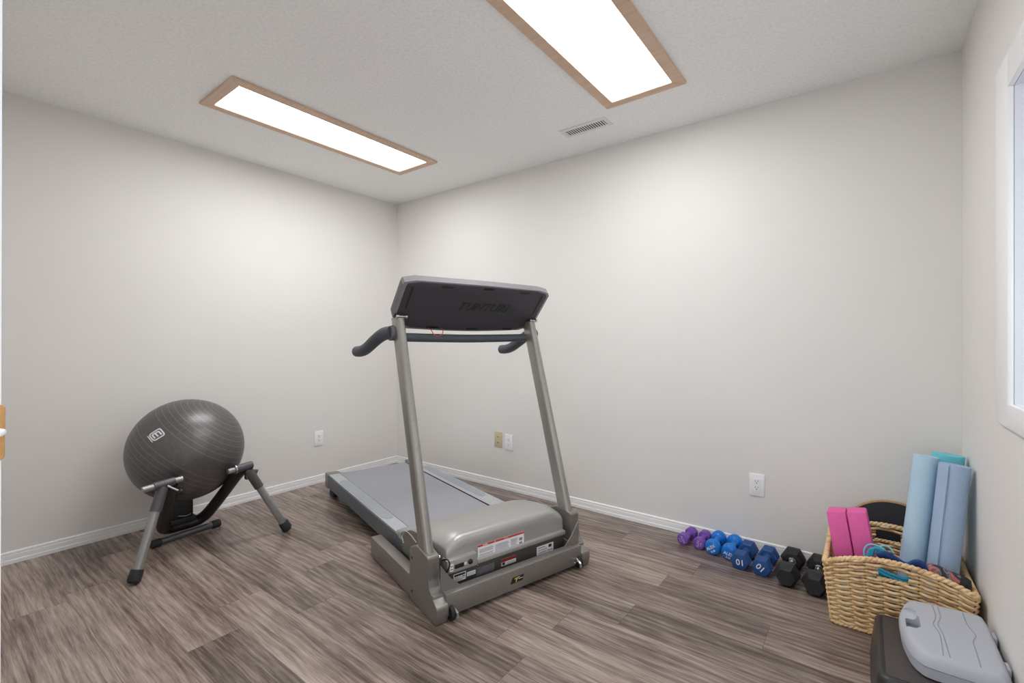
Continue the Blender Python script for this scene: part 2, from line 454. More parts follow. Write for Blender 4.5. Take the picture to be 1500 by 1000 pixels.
for k in range(17):
    x = -.120+k*.015
    f.box(-.0032, .0032, -.033, .033, -.0008, .0008, mat=Matrix.Translation((x, 0, -.0052)))
f.build('louvers', M['vent'], v)

# ------------------------------------------------------------------ outlets (plate in local x-z plane, facing -y)
def outlet(name, loc, rz, label, jack=False, w=.075, h=.119):
    t = thing(name, loc, label, 'cable jack plate' if jack else 'outlet', rz, None if jack else 'white wall outlets')
    pm = M['beige'] if jack else M['outlet']
    MB().box(-w/2, w/2, -.006, 0, -h/2, h/2, .003, 2).build('cover_plate', pm, t)
    if jack:
        for dz in (.02, -.022):
            m = MB(); m.lathe([(.007, 0), (.007, .003), (.003, .003), (.003, .0)], (0, -.0055, dz), (0, -1, 0), 16); m.mi = 1
            m.lathe([(.0042, .0), (.0042, .0042)], (0, -.0055, dz), (0, -1, 0), 12)
            m.build('jack', [pm, M['slot']], t)
    else:
        MB().box(-.0175, .0175, -.0075, -.005, -.0345, .0345, .001, 1).build('receptacle_body', M['outlet'], t)
        for dz in (.0165, -.0165):
            m = MB()
            m.box(-.0075, -.0052, -.0082, -.0073, dz+.001, dz+.009); m.box(.0052, .0075, -.0082, -.0073, dz+.002, dz+.009)
            m.lathe([(.0026, 0), (.0026, .001)], (0, -.0073, dz-.006), (0, -1, 0), 10)
            m.build('socket', M['slot'], t)
    for dz in ((.042, -.042)):
        m = MB(); m.lathe([(.0028, 0), (.0028, .0012), (.001, .0016)], (0, -.0057, dz), (0, -1, 0), 10)
        m.build('screw', M['outlet'] if not jack else M['beige'], t)
    return t
outlet('wall_outlet', (0, -.778, .354), PI/2, 'white double outlet low on the left wall between ball and treadmill')
outlet('wall_outlet', (1.322, 0, .362), 0, 'white double outlet on back wall right beside the beige jack plate')
outlet('wall_outlet', (3.008, 0, .359), 0, 'white double outlet on back wall above the row of dumbbells')
outlet('jack_outlet', (1.219, 0, .372), 0, 'beige plate with two round jacks beside a white outlet', True)

# ------------------------------------------------------------------ treadmill  (x across, y towards its rear, z up)
TR = thing('treadmill', (2.1136, -1.5016, 0), 'grey folding treadmill with black running belt standing in the middle of the floor', 'treadmill', R_(73.8))
TR['label'] = 'large grey treadmill facing away from the corner, standing on the plank floor'
UC = .4275
def mir(x): return 2*UC-x
# base rails
for s_, x0 in ((0, 0.0), (1, mir(.055))):
    m = MB(); m.box(x0, x0+.055, .03, .748, .004, .103, .004)
    m.build('base_rail', M['paint'], TR)
m = MB(); m.box(.045, mir(.045), .004, .052, .018, .108, .004); m.build('crossbar', M['paint'], TR)
for x0 in (.012, mir(.043)):
    m = MB(); m.box(x0, x0+.031, .715, .742, 0., .008, .002); m.build('rail_foot', M['white'], TR)
# uprights : lean back, rounded rectangular section
def rrect(w, d, r, n=4):
    pts = []
    for cx_, cy_, a0 in ((w-r, d-r, 0), (r, d-r, 90), (r, r, 180), (w-r, r, 270)):
        for k in range(n+1):
            a = R_(a0+90*k/n); pts.append((cx_+r*math.cos(a), cy_+r*math.sin(a)))
    return pts
def upright(x0, flip):
    m = MB(); rings = []
    sec = rrect(.043, .086, .0205, 5)
    for z in (.204, .25, .7, 1.15, 1.245):
        yb = .098+(z-.25)*(.302/.99)
        rings.append([Vector((x0-flip*.005*(z-.25)+px, yb+py, z)) for px, py in sec])
    m.loft(rings); return m.build('upright', M['post'], TR, sharp=50)
upright(.001, 0); upright(mir(.050), 1)
# moulded covers round the foot of each upright
def cover(flip):
    X = (lambda x: mir(x)) if flip else (lambda x: x)
    m = MB()
    # side profile (y,z)
    prof = [(.252, .0), (.252, .214), (.244, .232), (.190, .256), (.165, .258), (.120, .252), (.078, .247), (.072, .238), (.076, .20), (.076, .150), (.066, .120), (.040, .096), (.010, .080), (-.004, .074), (-.008, .066), (-.008, .040), (.004, .0)]
    m.prism(prof, lambda y, z, d: Vector((X(d), y, z)), -.004, .050, .007, 3)
    c_ = m.build('upright_cover', M['hood'] if False else M['paint'], TR)
    for y, z in ((.225, .19), (.225, .045)):
        s = MB(); s.lathe([(.006, 0), (.006, .001)], (X(-.004), y, z), (-1 if not flip else 1, 0, 0), 12); s.build('screw_hole', M['black'], c_)
    # castor
    w_ = MB(); w_.lathe([(.012, -.01), (.028, -.008), (.030, -.004), (.030, .004), (.028, .008), (.012, .01)], (X(.066), .004, .031), (1, 0, 0), 20)
    wo = w_.build('caster_wheel', M['rubber'], TR)
    b = MB(); b.tube([(X(.080), .04, .045), (X(.080), .0, .05), (X(.080), -.024, .036), (X(.080), -.026, .02)], .007, 8)
    b.lathe([(.009, -.02), (.009, .012)], (X(.078), .004, .031), (1, 0, 0), 12)
    b.build('caster_bracket', M['chrome'], wo)
cover(False); cover(True)
# gusset plates
for flip in (0, 1):
    X = (lambda x: mir(x)) if flip else (lambda x: x)
    m = MB(); m.prism([(.035, .104), (.138, .104), (.085, .150), (.035, .218)], lambda x, z, d: Vector((X(x), d, z)), .034, .040, .001, 1)
    m.build('gusset_plate', M['paint'], TR)
# deck
DU0, DU1 = .080, .797
m = MB(); m.box(DU0+.02, DU1-.02, .30, 1.90, .075, .128, .004); m.build('deck_board', M['black'], TR)
for flip in (0, 1):
    X = (lambda x: DU0+DU1-x) if flip else (lambda x: x)
    m = MB()
    sec = [(DU0, .062), (DU0+.03, .058), (DU0+.088+.012*flip, .062), (DU0+.088+.012*flip, .146), (DU0+.08+.012*flip, .152), (DU0+.006, .152), (DU0, .147), (DU0-.002, .12)]
    m.loft([[Vector((X(x), y, z)) for x, z in sec] for y in (.42, 1.86)])
    m.mi = 1
    o = m.build('side_rail', [M['rail'], M['railside'], M['black']], TR, sharp=25)
    for p in o.data.polygons:
        if abs(p.normal.x) > .6 and abs(p.center.x-X(DU0)) < .01: p.material_index = 1
        if abs(p.normal.x) > .9 and abs(p.center.x-X(DU0)) > .05: p.material_index = 2  # inner rail faces painted black as shade in the gap beside the belt
    pd = MB(); outl = []
    a0, a1, y0, y1 = DU0+.014, DU0+.076, .80, 1.66
    pts = [(a0, y0+.05), (a0+.012, y0+.015), (a0+.04, y0), (a1-.006, y0+.01), (a1, y0+.04), (a1, y1-.02), (a1-.02, y1), (a0+.02, y1), (a0, y1-.03)]
    pd.prism(pts, lambda x, y, d: Vector((X(x), y, d)), .1515, .1535)
    pd.build('foot_pad', M['pad'], o)
    e = MB(); e.prism([(DU0-.005, .054), (DU0+.093, .054), (DU0+.093, .152), (DU0+.08, .157), (DU0, .157), (DU0-.005, .151)], lambda x, z, d: Vector((X(x), d, z)), 1.86, 1.925, .004, 2)
    e.build('end_cap', M['paint'], TR)
    e = MB(); e.box(min(X(DU0+.02), X(DU0+.06)), max(X(DU0+.02), X(DU0+.06)), 1.80, 1.90, 0, .06, .004); e.build('rear_foot', M['rubber'], TR)
# belt with gap at right, its shade painted on the rail's inner face : loops over rollers
m = MB(); ring = []
for k in range(9):
    a = PI/2*(1-k/4); ring.append((1.872+.034*math.cos(a), .113+.034*math.sin(a)))
path = [(.33, .147)]+ring+[(.33, .079)]
bx0, bx1 = DU0+.0895, DU1-.114
m.loft([[Vector((x, y, z)) for y, z in path] for x in (bx0, bx1)]); m.build('running_belt', M['belt'], TR)
m = MB(); m.lathe([(.03, 0), (.03, bx1-bx0+.02)], (bx0-.01, 1.872, .113), (1, 0, 0), 20); m.build('rear_roller', M['black'], TR)
# motor hood
m = MB(); rings = []
stations = [(.622, .150, .352, .0), (.612, .166, .352, .004), (.55, .192, .352, .012), (.45, .232, .352, .02), (.35, .262, .350, .028), (.25, .281, .346, .034), (.17, .288, .342, .036), (.128, .287, .340, .036), (.108, .279, .338, .034), (.099, .262, .337, .026), (.096, .235, .337, .02), (.096, .168, .337, .012)]
for y, zt, hw, dr in stations:
    r = []
    prof = [(-1., None), (-1., .45), (-.985, .75), (-.95, .96), (-.88, 1.08)]
    zb = .10
    for s in (-1, 1):
        pts = []
        zs = zt-dr
        seq = [(1.0, zb), (1.0, zb+(zs-zb)*.55), (.995, zs-.012 if zs-.012 > zb else zb+.004), (.975, zs-.002), (.93, zs+dr*.25), (.86, zs+dr*.72), (.80, zt-.002), (.74, zt)]
        pts = [Vector((UC+.004+s*f_*hw, y, z)) for f_, z in seq]
        r += pts if s == -1 else pts[::-1]
    # gently crowned middle
    rings.append(r)
m.loft(rings); hood = m.build('motor_hood', M['hood'], TR, sharp=60)
# panel below the hood + lip
m = MB(); m.box(.100, .764, .088, .34, .070, .160, .003); panel = m.build('lower_motor_panel', M['darkpanel'], TR)
m = MB(); m.box(.240, .772, .078, .11, .148, .168, .003); m.build('panel_lip', M['hood'], TR)
m = MB(); m.box(.086, .235, .070, .12, .150, .205, .003); pb = m.build('power_box', M['hood'], TR)
m = MB(); m.box(.120, .166, .066, .072, .165, .183, .004); m.build('power_socket', M['black'], pb)
m = MB(); m.lathe([(.011, 0), (.011, .004), (.007, .008)], (.199, .070, .176), (0, -1, 0), 18); m.build('breaker_button', M['black'], pb)
for x in (.247, .585):
    m = MB(); m.lathe([(.004, 0), (.003, .003)], (x, .088, .140), (0, -1, 0), 12); m.build('panel_screw', M['chrome'], panel)
def sticker(name, x0, x1, z0, z1, y, parent, base, strips, label=None):
    m = MB(); m.box(x0, x1, y-.001, y, z0, z1)
    mats = [base]
    for (a, b, c_, d, mt) in strips:      # fractions of the label
        if mt not in mats: mats.append(mt)
        m.mi = mats.index(mt)
        m.box(x0+(x1-x0)*a, x0+(x1-x0)*b, y-.0014, y-.0009, z0+(z1-z0)*c_, z0+(z1-z0)*d)
    return m.build(name, mats, parent, label=label)
lines = []
for col0, col1 in ((.03, .33), (.36, .66), (.70, .86)):
    for k in range(9):
        z = .06+.074*k
        if col0 == .03 and k == 4: continue
        lines.append((col0, col1-random.random()*.04, z, z+.030, M['ink']))
lines += [(0, 1, .86, 1, M['red']), (.10, .20, .905, .955, M['white']), (.55, .65, .905, .955, M['white']), (.34, .37, .87, .99, M['yellow']), (.89, .96, .10, .30, M['ink']), (.89, .96, .40, .62, M['ink'])]
sticker('warning_label', .253, .514, .158, .221, .0955, hood, M['white'], lines, 'white warning label with red header')
sticker('caution_label', .377, .460, .095, .126, .0878, panel, M['white'], [(0, 1, .55, 1, M['darkred']), (.08, .9, .74, .82, M['red']), (.04, .24, .1, .5, M['darkink']), (.32, .94, .1, .18, M['ink']), (.32, .94, .3, .38, M['ink'])], 'small red and white caution label')
sticker('data_label', .588, .696, .079, .127, .0878, panel, M['white'], [(.07, .5, .78, .84, M['darkink']), (.07, .6, .6, .64, M['ink']), (.07, .6, .5, .54, M['ink']), (.07, .55, .3, .35, M['darkink']), (.62, .94, .3, .35, M['darkink']), (.07, .8, .12, .16, M['ink']), (.7, .88, .6, .9, M['darkink'])], 'white printed data label')
sticker('serial_label', .125, .186, .098, .132, .0878, panel, M['white'], [(.06, .94, .66, .92, M['darkink']), (.1, .6, .45, .52, M['ink']), (.7, .92, .42, .54, M['darkink']), (.1, .9, .25, .31, M['ink']), (.1, .7, .1, .16, M['ink'])], 'white serial label with dark header')
sticker('date_label', .192, .236, .105, .123, .0878, panel, M['white'], [(.1, .9, .6, .68, M['ink']), (.1, .8, .3, .38, M['ink'])], 'small white label')
sticker('nameplate', .241, .337, .091, .126, .0878, panel, M['silverlabel'], [(.3, .7, .72, .82, M['ink']), (.1, .9, .5, .54, M['ink']), (.1, .9, .3, .34, M['ink'])], 'silver data plate')
sticker('voltage_label', .097, .114, .159, .191, .0698, pb, M['white'], [(.15, .85, .6, .75, M['ink']), (.15, .85, .2, .35, M['ink'])])
sticker('breaker_label', .169, .180, .170, .180, .0698, pb, M['white'], [(.3, .7, .4, .6, M['darkink'])])
# badge on the crossbar
m = MB(); m.prism([(.367, .050), (.434, .052), (.442, .076), (.380, .076)], lambda x, z, d: Vector((x, d, z)), .002, .0045)
bd = m.build('badge', M['black'], TR, label='black badge with yellow T')
m = MB(); fn = lambda x, z, d: Vector((x, d, z))
m.prism([(.389, .066), (.391, .071), (.418, .0735), (.416, .069)], fn, .001, .0022)
m.prism([(.394, .0535), (.399, .0535), (.405, .069), (.399, .069)], fn, .0011, .0022)
m.mi = 1; m.prism([(.410, .0625), (.411, .0645), (.434, .0655), (.433, .0635)], fn, .001, .0022)
m.build('badge_print', [M['yellow'], M['print']], bd)
# pivot brackets + bolts, levers and cable
for flip in (0, 1):
    X = (lambda x: mir(x)) if flip else (lambda x: x)
    m = MB(); m.prism([(.49, .10), (.50, .16), (.47, .205), (.40, .236), (.32, .250), (.22, .245), (.16, .22), (.12, .15), (.12, .10)], lambda y, z, d: Vector((X(d), y, z)), .066, .072, .002, 1)
    pv = m.build('pivot_bracket', M['paint'], TR)
    m = MB(); m.lathe([(.012, 0), (.012, .008), (.007, .012)], (X(.072), .13, .205), (1 if not flip else -1, 0, 0), 12); m.build('pivot_bolt', M['chrome'], pv)
m = MB(); m.tube(smooth([(.064, .47, .15), (.062, .49, .19), (.064, .44, .215), (.066, .38, .212), (.068, .33, .20)]), .004, 8); m.build('release_wire', M['chrome'], TR)
m = MB(); m.tube(smooth([(.075, .10, .205), (.085, .07, .215), (.088, .055, .20), (.078, .06, .17), (.064, .085, .15), (.060, .09, .12)]), .0035, 8)
m.lathe([(.007, -.012), (.009, 0), (.007, .014)], (.068, .078, .157), (.6, -.3, .9), 10)
m.build('power_cable', M['black'], TR)
# console
PN = math.hypot(.155, .17); PV = Vector((0, .155/PN, -.17/PN)); NV = Vector((0, -.17/PN, -.155/PN)); PO = Vector((0, .285, 1.42))
def cf(x, p, n): return PO+Vector((x, 0, 0))+PV*p+NV*n
def outline(ins=0., top=None):
    a, b = -.014+ins, mir(-.014)-ins
    t0 = -.022+(ins if top is None else top); tp = t0+.022
    pts = [(a, .212), (a+.001, tp+.008), (a+.005, tp-.008), (a+.060, t0), ((a+b)/2, t0-.003), (b-.085, t0+.001), (b-.018, tp-.008), (b-.001, tp+.010), (b, .212), (b-.014, .246-ins*.5), (b-.05, .286-ins*.6)]
    n = 10
    for k in range(n+1):
        f = k/n; x = b-.09+(a+.09-(b-.09))*f
        pts.append((x, .302-ins*.6+.014*math.sin(PI*f)))
    pts += [(a+.05, .286-ins*.6), (a+.014, .246-ins*.5)]
    return pts
m = MB()
m.loft([[cf(x, p, n) for x, p in outline(i, tt)] for n, i, tt in ((-.060, .030, .076), (-.051, .014, .050), (-.042, .007, .036), (-.030, .003, .027), (.0015, .004, .033), (.0035, .013, .038))])
con = m.build('console', [M['shell'], M['darkshell']], TR, sharp=30)
for p in con.data.polygons:
    q = p.center-PO; pp = q.dot(PV)
    if pp > .03 and abs(p.normal.dot(NV)) < .97: p.material_index = 1
m = MB(); m.loft([[cf(x, p, n) for x, p in outline(i, tt)] for n, i, tt in ((-.004, .021, .038), (.005, .021, .038), (.0065, .0235, .0405))])
bp = m.build('back_panel', M['plate'], TR, sharp=30)
bas = Matrix((Vector((1, 0, 0)).to_4d(), (-PV).to_4d(), NV.to_4d(), (0, 0, 0, 1))).transposed()
for i in range(3): bas[3][i] = 0
bas[3][3] = 1
tm = Matrix.Translation(cf(.465, .146, .0068)) @ bas
text_mesh('TUNTURI', .070, .0012, tm, 'lettering', M['letter'], bp, shear=.38, bold=.0018, spacing=1.05)
for x, p in ((.216, .033), (.45, .027), (.683, .033), (.218, .286), (.455, .291), (.687, .288)):
    m = MB(); m.box(-.033, .033, -.007, .007, -.001, .0012, .003, 1, mat=Matrix.Translation(cf(x, p, .0066)) @ bas); m.build('panel_slot', M['black'], bp)
for x in (.040, mir(.040)):
    m = MB(); m.box(-.005, .005, -.066, .062, -.001, .0012, mat=Matrix.Translation(cf(x, .105, .0064)) @ bas); m.build('side_slot', M['black'], bp)
for x in (.028, mir(.028)):
    m = MB(); m.box(x-.030, x+.030, .420, .455, 1.248, 1.268, .003); m.build('hinge_recess', M['black'], bp)
for x in (.028, mir(.028)):
    m = MB(); m.lathe([(.005, -.028), (.009, -.026), (.009, -.017), (.005, -.015), (.005, .015), (.009, .017), (.009, .026), (.005, .028)], (x, .409, 1.251), (1, 0, 0), 14); m.build('hinge_bolt', M['chrome'], TR)
# display side (seen only from behind the treadmill)
m = MB(); m.box(-.30, .30, -.09, .09, -.002, .002, .003, 1, mat=Matrix.Translation(cf(UC, .14, -.062)) @ bas); m.build('display', M['plate'], con)
# handlebar and grips
m = MB(); m.tube(smooth([(.05, .455, 1.153), (.2, .468, 1.150), (UC, .475, 1.147), (mir(.2), .468, 1.150), (mir(.05), .455, 1.153)]), .0215, 16); m.build('handlebar', M['grip'], TR)
for flip in (0, 1):
    X = (lambda x: mir(x)) if flip else (lambda x: x)
    pth = smooth([(X(-.004), .445, 1.176), (X(-.018), .52, 1.168), (X(-.030), .60, 1.138), (X(-.038), .69, 1.100), (X(-.043), .76, 1.082), (X(-.047), .83, 1.078)], 5)
    nn = len(pth)
    m = MB(); m.tube(pth, [.031-.004*i/(nn-1) for i in range(nn)], 16, flat=1.05)
    g = m.build('grip_handle', M['grip'], TR)
    m = MB(); m.lathe([(.034, -.016), (.034, .004)], (X(-.001), .445, 1.170), (1, 0, 0), 18); m.build('grip_collar', M['darkshell'], g)
m = MB()
m.tube(smooth([cf(.198, .290, .006), (.199, .446, 1.190), (.208, .434, 1.168), (.230, .432, 1.158), (.254, .434, 1.168), (.266, .446, 1.190), cf(.268, .290, .006)], 6), .0022, 6); m.build('safety_key_cord', M['redcord'], TR, label='red safety cord')

# ------------------------------------------------------------------ exercise ball on its stand
BC = Vector((.379, -1.799, .515)); BR = .283
bst = thing('ball_stand', (.45, -1.80, 0), 'grey and black tubular stand holding the exercise ball, splayed legs on floor', 'ball stand')
def T(name, path, r, mat_, n=14, parent=None, **kw):
    m = MB(); m.tube(path, r, n, **kw); return m.build(name, mat_, parent or bst, world=bst)
def cap_on(a, b, r, L, name='rubber_cap', parent=None):
    a = Vector(a); b = Vector(b); d = (b-a).normalized()
    m = MB(); m.lathe([(r*.9, -L), (r, -L+.004), (r*1.05, -.012), (r*.8, -.002), (r*.3, 0)], b, d, 16)
    return m.build(name, M['rubber'], parent or bst, world=bst)
TL, TRt = Vector((.672, -1.995, .418)), Vector((.675, -1.615, .420))
# front legs
for top, foot in ((TL, Vector((.757, -2.138, .0))), (TRt+Vector((.004, .012, -.012)), Vector((.722, -1.392, .0)))):
    d = (foot-top).normalized(); mid = top+d*.13; end = foot-d*.012
    m = MB(); m.tube([mid-d*.02, end], .0195, 16); lg = m.build('leg', M['steel'], bst, world=bst)
    m = MB(); m.tube([top+d*.012, mid], .0245, 16); m.build('leg_sleeve', M['steeldark'], lg, world=bst)
    f2 = foot.copy(); f2.z = .006
    cap_on(top, f2, .027, .06, parent=lg)
# T bars at the top of each leg
for a, b, rr in ((Vector((.68, -2.085, .412)), Vector((.668, -1.915, .425)), 1), (Vector((.684, -1.705, .416)), Vector((.668, -1.575, .424)), 0)):
    d = (b-a).normalized(); L = (b-a).length
    m = MB()
    if rr:
        m.tube([a, b], .0155, 14)
        cb = m.build('cross_tube', M['steel'], bst, world=bst)
        m = MB(); m.tube([a+d*(L*.28), a+d*(L*.80)], .0215, 16); m.build('tube_clamp', M['steeldark'], cb, world=bst)
    else:
        m.tube([a, a+d*(L*.34)], .0145, 14)
        cb = m.build('cross_tube', M['steel'], bst, world=bst)
        m = MB(); m.tube([a+d*(L*.28), b], .0215, 16); m.build('tube_clamp', M['steeldark'], cb, world=bst)
        m = MB(); m.lathe([(.017, 0), (.026, .002), (.026, .007), (.017, .009)], a+d*(L*.25), d, 16); m.build('clamp_ring', M['chrome'], cb, world=bst)
# U-shaped cradle tube
u = smooth([(.655, -1.962, .402), (.56, -1.95, .29), (.42, -1.925, .15), (.335, -1.90, .085), (.300, -1.86, .062), (.292, -1.80, .058), (.292, -1.74, .060), (.305, -1.70, .075), (.36, -1.672, .13), (.50, -1.645, .265), (.60, -1.63, .36), (.66, -1.62, .41)], 6)
T('cradle_tube', u, .031, M['blacktube'], 16)
# floor stabiliser
a, b = Vector((.372, -1.965, .022)), Vector((.322, -1.615, .022)); d = (b-a).normalized()
st = T('stabilizer_bar', [a, b], .018, M['steeldark'])
m = MB(); m.lathe([(.014, 0), (.0225, .004), (.0225, .045), (.019, .05)], a-d*.006, d, 16); m.build('end_cap', M['rubber'], st, world=bst)
m = MB(); m.lathe([(.019, -.05), (.0225, -.045), (.0225, -.004), (.014, 0)], b+d*.006, d, 16); m.build('end_cap', M['rubber'], st, world=bst)
# saddle under the ball
m = MB(); m.box(.235, .335, -1.86, -1.755, .075, .232, .006); m.box(.22, .35, -1.872, -1.745, .085, .115, .004)
m.build('ball_saddle', M['black'], bst, world=bst)
m = MB(); m.tube(smooth([(.352, -1.835, .135), (.360, -1.80, .128), (.355, -1.775, .132)]), .0025, 8); m.build('saddle_latch', M['steel'], bst, world=bst)
m = MB()
for k in range(5): m.tube(smooth([(.14+.012*k, -1.80, .175+.012*k), (.15+.008*k, -1.72, .168+.01*k), (.15+.01*k, -1.665, .185+.012*k)]), .011, 8)
m.build('folded_strap', M['brown'], bst, world=bst)
# clamp knobs
for base, tip in ((Vector((.690, -1.985, .410)), Vector((.712, -1.935, .372))),):
    m = MB(); m.tube([base, tip], .005, 10); kn = m.build('clamp_lever', M['chrome'], bst, world=bst)
    m = MB(); m.sphere(tip, .014, 16, 10); m.build('lever_knob', M['black'], kn, world=bst)
m = MB(); m.prism([(0, 0), (.07, -.012), (.05, -.06), (.0, -.055)], lambda s_, z, dd: TRt+Vector((.004+dd, s_+.0, z-.015)), -.012, .012, .003, 1); m.build('hinge_bracket', M['steeldark'], bst, world=bst)
m = MB(); m.lathe([(.008, 0), (.008, .006), (.004, .008)], TRt+Vector((.018, .022, -.05)), (1, -.2, 0), 12); m.build('hinge_bolt', M['chrome'], bst, world=bst)

ball = MB(); ball.sphere(Vector((0, 0, 0)), BR, 64, 40)
bo = ball.build('exercise_ball', M['ball']); bo.location = BC; bo.matrix_basis = Matrix.Translation(BC)
tag(bo, 'big dark grey ribbed exercise ball resting in its tubular stand', 'exercise ball')
# printed logo: thin raised strips that follow the ball's surface
def on_ball(pts, width, name, mat_, parent, closed=False, lift=.0006, sub=5):
    P = [Vector(p).normalized() for p in pts]; Q = []
    n = len(P)
    for i in range(n if closed else n-1):
        a, b_ = P[i], P[(i+1) % n]
        for k in range(sub): Q.append((a*(1-k/sub)+b_*(k/sub)).normalized())
    if not closed: Q.append(P[-1])
    L, Rr = [], []
    m_ = len(Q)
    for i in range(m_):
        d = (Q[(i+1) % m_]-Q[i-1]) if closed else (Q[min(i+1, m_-1)]-Q[max(i-1, 0)])
        s_ = Q[i].cross(d.normalized()).normalized()*(width/2/BR)
        L.append((Q[i]+s_).normalized()*(BR+lift)); Rr.append((Q[i]-s_).normalized()*(BR+lift))
    if closed: L.append(L[0]); Rr.append(Rr[0])
    return [L, Rr]
lm = MB()
box_ = [(.4803, -.7488, .4567), (.4781, -.736, .4794), (.5316, -.637, .5583), (.546, -.618, .5656), (.566, -.607, .557), (.6458, -.5813, .4951), (.6639, -.5801, .4719), (.6616, -.5983, .452), (.6102, -.6956, .3792), (.5892, -.7145, .3773), (.567, -.726, .388), (.4965, -.749, .4387)]
lm.sheet(on_ball(box_, .0065, '', None, None, True))
lm.sheet(on_ball([(.5125, -.7226, .4639), (.5393, -.6825, .4933), (.5607, -.6408, .5245)], .0075, '', None, None))
for a, b in (((.5100, -.7240, .4660), (.5898, -.6962, .4092)), ((.5354, -.6856, .4933), (.6136, -.6554, .4404)), ((.558, -.640, .527), (.6371, -.6101, .471))):
    lm.sheet(on_ball([a, b], .0075, '', None, None))
lm.sheet(on_ball([(.4527, -.7742, .4423), (.5862, -.7341, .3429)], .0045, '', None, None))
lm.build('logo_print', M['print'], bo)

# ------------------------------------------------------------------ dumbbells
ROW = 'dumbbells in a row along the back wall'
def ring_at(r, y, n, ph=0., zc=0.):
    return [Vector((r*math.cos(2*PI*k/n+ph), y, zc+r*math.sin(2*PI*k/n+ph))) for k in range(n)]
def head_mesh(r, y0, y1, n, ph, b, steps):
    """one head between y0 and y1, axis along y; b = rounding, steps = list of (radius factor, y fraction)"""
    m = MB(); m.loft([ring_at(r*f, y0+(y1-y0)*t, n, ph) for f, t in steps]); return m
def dumbbell(front, back, zc, kind, label, roll=0.):
    f = Vector((front[0], front[1], 0)); g = Vector((back[0], back[1], 0)); d = g-f; L = d.length
    rz = math.atan2(d.y, d.x)-PI/2; c = (f+g)/2
    t = thing('dumbbell', (c.x, c.y, 0), label, 'dumbbell', rz, ROW)
    h = L/2
    def place(o):
        o.data.transform(Matrix.Translation((0, 0, zc)) @ Matrix.Rotation(roll, 4, 'Y'))
        return o
    R90 = Matrix.Rotation(PI/2, 4, 'X')
    def label_on(parent, txt, size, spin, x, z, mat_, depth=.0005, y=None, name='lettering', bold=.0004):
        tm = Matrix.Translation((0, (y if y is not None else -h-.0006), zc)) @ Matrix.Rotation(spin, 4, 'Y') @ Matrix.Translation((x, 0, z)) @ R90
        return text_mesh(txt, size, depth, tm, name, mat_, parent, bold=bold)
    if kind == 'purple':
        r, n, hl, ph = .0335, 8, .044, PI/8
        st = [(.80, 0), (.90, .03), (.985, .14), (1., .25), (1., .72), (.93, .90), (.7, 1.)]; mt = M['purple']; rb = .0155
    elif kind == 'blue':
        r, n, hl, ph = .0400, 28, .058, 0
        st = [(.50, 0), (.74, .035), (.9, .12), (.98, .26), (1., .42), (.98, .62), (.88, .82), (.66, .97), (.5, 1.)]; mt = M['blue']; rb = .0175
    elif kind == 'navy':
        r, n, hl, ph = .0465, 6, .066, 0
        st = [(.82, 0), (.90, .025), (.97, .09), (1., .2), (1., .74), (.95, .88), (.80, .985), (.6, 1.)]; mt = M['navy']; rb = .018
    else:
        r, n, hl, ph = .0545, 6, .098, 0
        st = [(.70, 0), (.74, .02), (.98, .34), (1., .40), (1., .72), (.72, .99), (.66, 1.)]; mt = M['hexblack']; rb = .0165
    heads = []
    for sgn in (-1, 1):
        m = MB(); m.loft([[Vector((p.x, sgn*(h-hl*tt), p.z)) for p in ring_at(r*fct, 0, n, ph)] for fct, tt in st])
        heads.append(place(m.build('head', mt, t, sharp=28 if n == 6 else 40)))
    m = MB()
    if kind == 'black':
        m.lathe([(rb*.8, -h+hl-.01), (rb*.8, -h+hl+.004), (rb*.62, -h+hl+.012), (rb*.66, -.03), (rb*.78, 0), (rb*.66, .03), (rb*.62, h-hl-.012), (rb*.8, h-hl-.004), (rb*.8, h-hl+.01)], (0, 0, 0), (0, 1, 0), 18)
        hd = place(m.build('handle', M['chrome'], t, label='chrome handle'))
        for y in (-h+hl+.002, h-hl-.002):
            m = MB(); m.lathe([(rb*.9, -.008), (rb*1.25, -.006), (rb*1.25, .004), (rb*.9, .007)], (0, y, 0), (0, 1, 0), 18)
            place(m.build('collar', M['chrome'], hd))
    else:
        m.lathe([(rb*1.5, -h+hl-.012), (rb*1.25, -h+hl-.003), (rb, -h+hl+.012), (rb*1.03, 0), (rb, h-hl-.012), (rb*1.25, h-hl+.003), (rb*1.5, h-hl+.012)], (0, 0, 0), (0, 1, 0), 18)
        place(m.build('handle', mt, t))
    return t, heads, label_on
t, hd, lab = dumbbell((2.663, -.168), (2.681, -.022), .0310, 'purple', 'small purple dumbbell first in the row, farthest from the wicker basket')
lab(hd[0], 'ALEX', .017, R_(62), 0, .004, M['lilac']); lab(hd[0], '3 LB', .011, R_(62), 0, -.013, M['lilac'])
t, hd, lab = dumbbell((2.752, -.172), (2.752, -.020), .0310, 'purple', 'small purple dumbbell second in the row, touching the bright blue pair')
lab(hd[0], 'ALEX', .017, R_(-82), 0, .003, M['lilac']); lab(hd[0], '3 LB', .011, R_(-82), 0, -.012, M['lilac'])
t, hd, lab = dumbbell((2.829, -.204), (2.826, -.020), .0400, 'blue', 'bright blue round-headed dumbbell beside the purple dumbbells')
lab(hd[0], 'ALEX', .021, R_(-38), -.004, .006, M['print']); lab(hd[0], '5 LB', .013, R_(-38), -.004, -.014, M['print'])
t, hd, lab = dumbbell((2.911, -.208), (2.908, -.020), .0400, 'blue', 'bright blue round-headed dumbbell beside the navy dumbbells')
lab(hd[0], 'ALEX', .021, R_(10), .001, -.006, M['print']); lab(hd[0], '5 LB', .013, R_(10), .003, -.025, M['print'])
t, hd, lab = dumbbell((2.975, -.280), (2.986, -.070), .0403, 'navy', 'navy hex dumbbell marked 10 beside the bright blue pair')
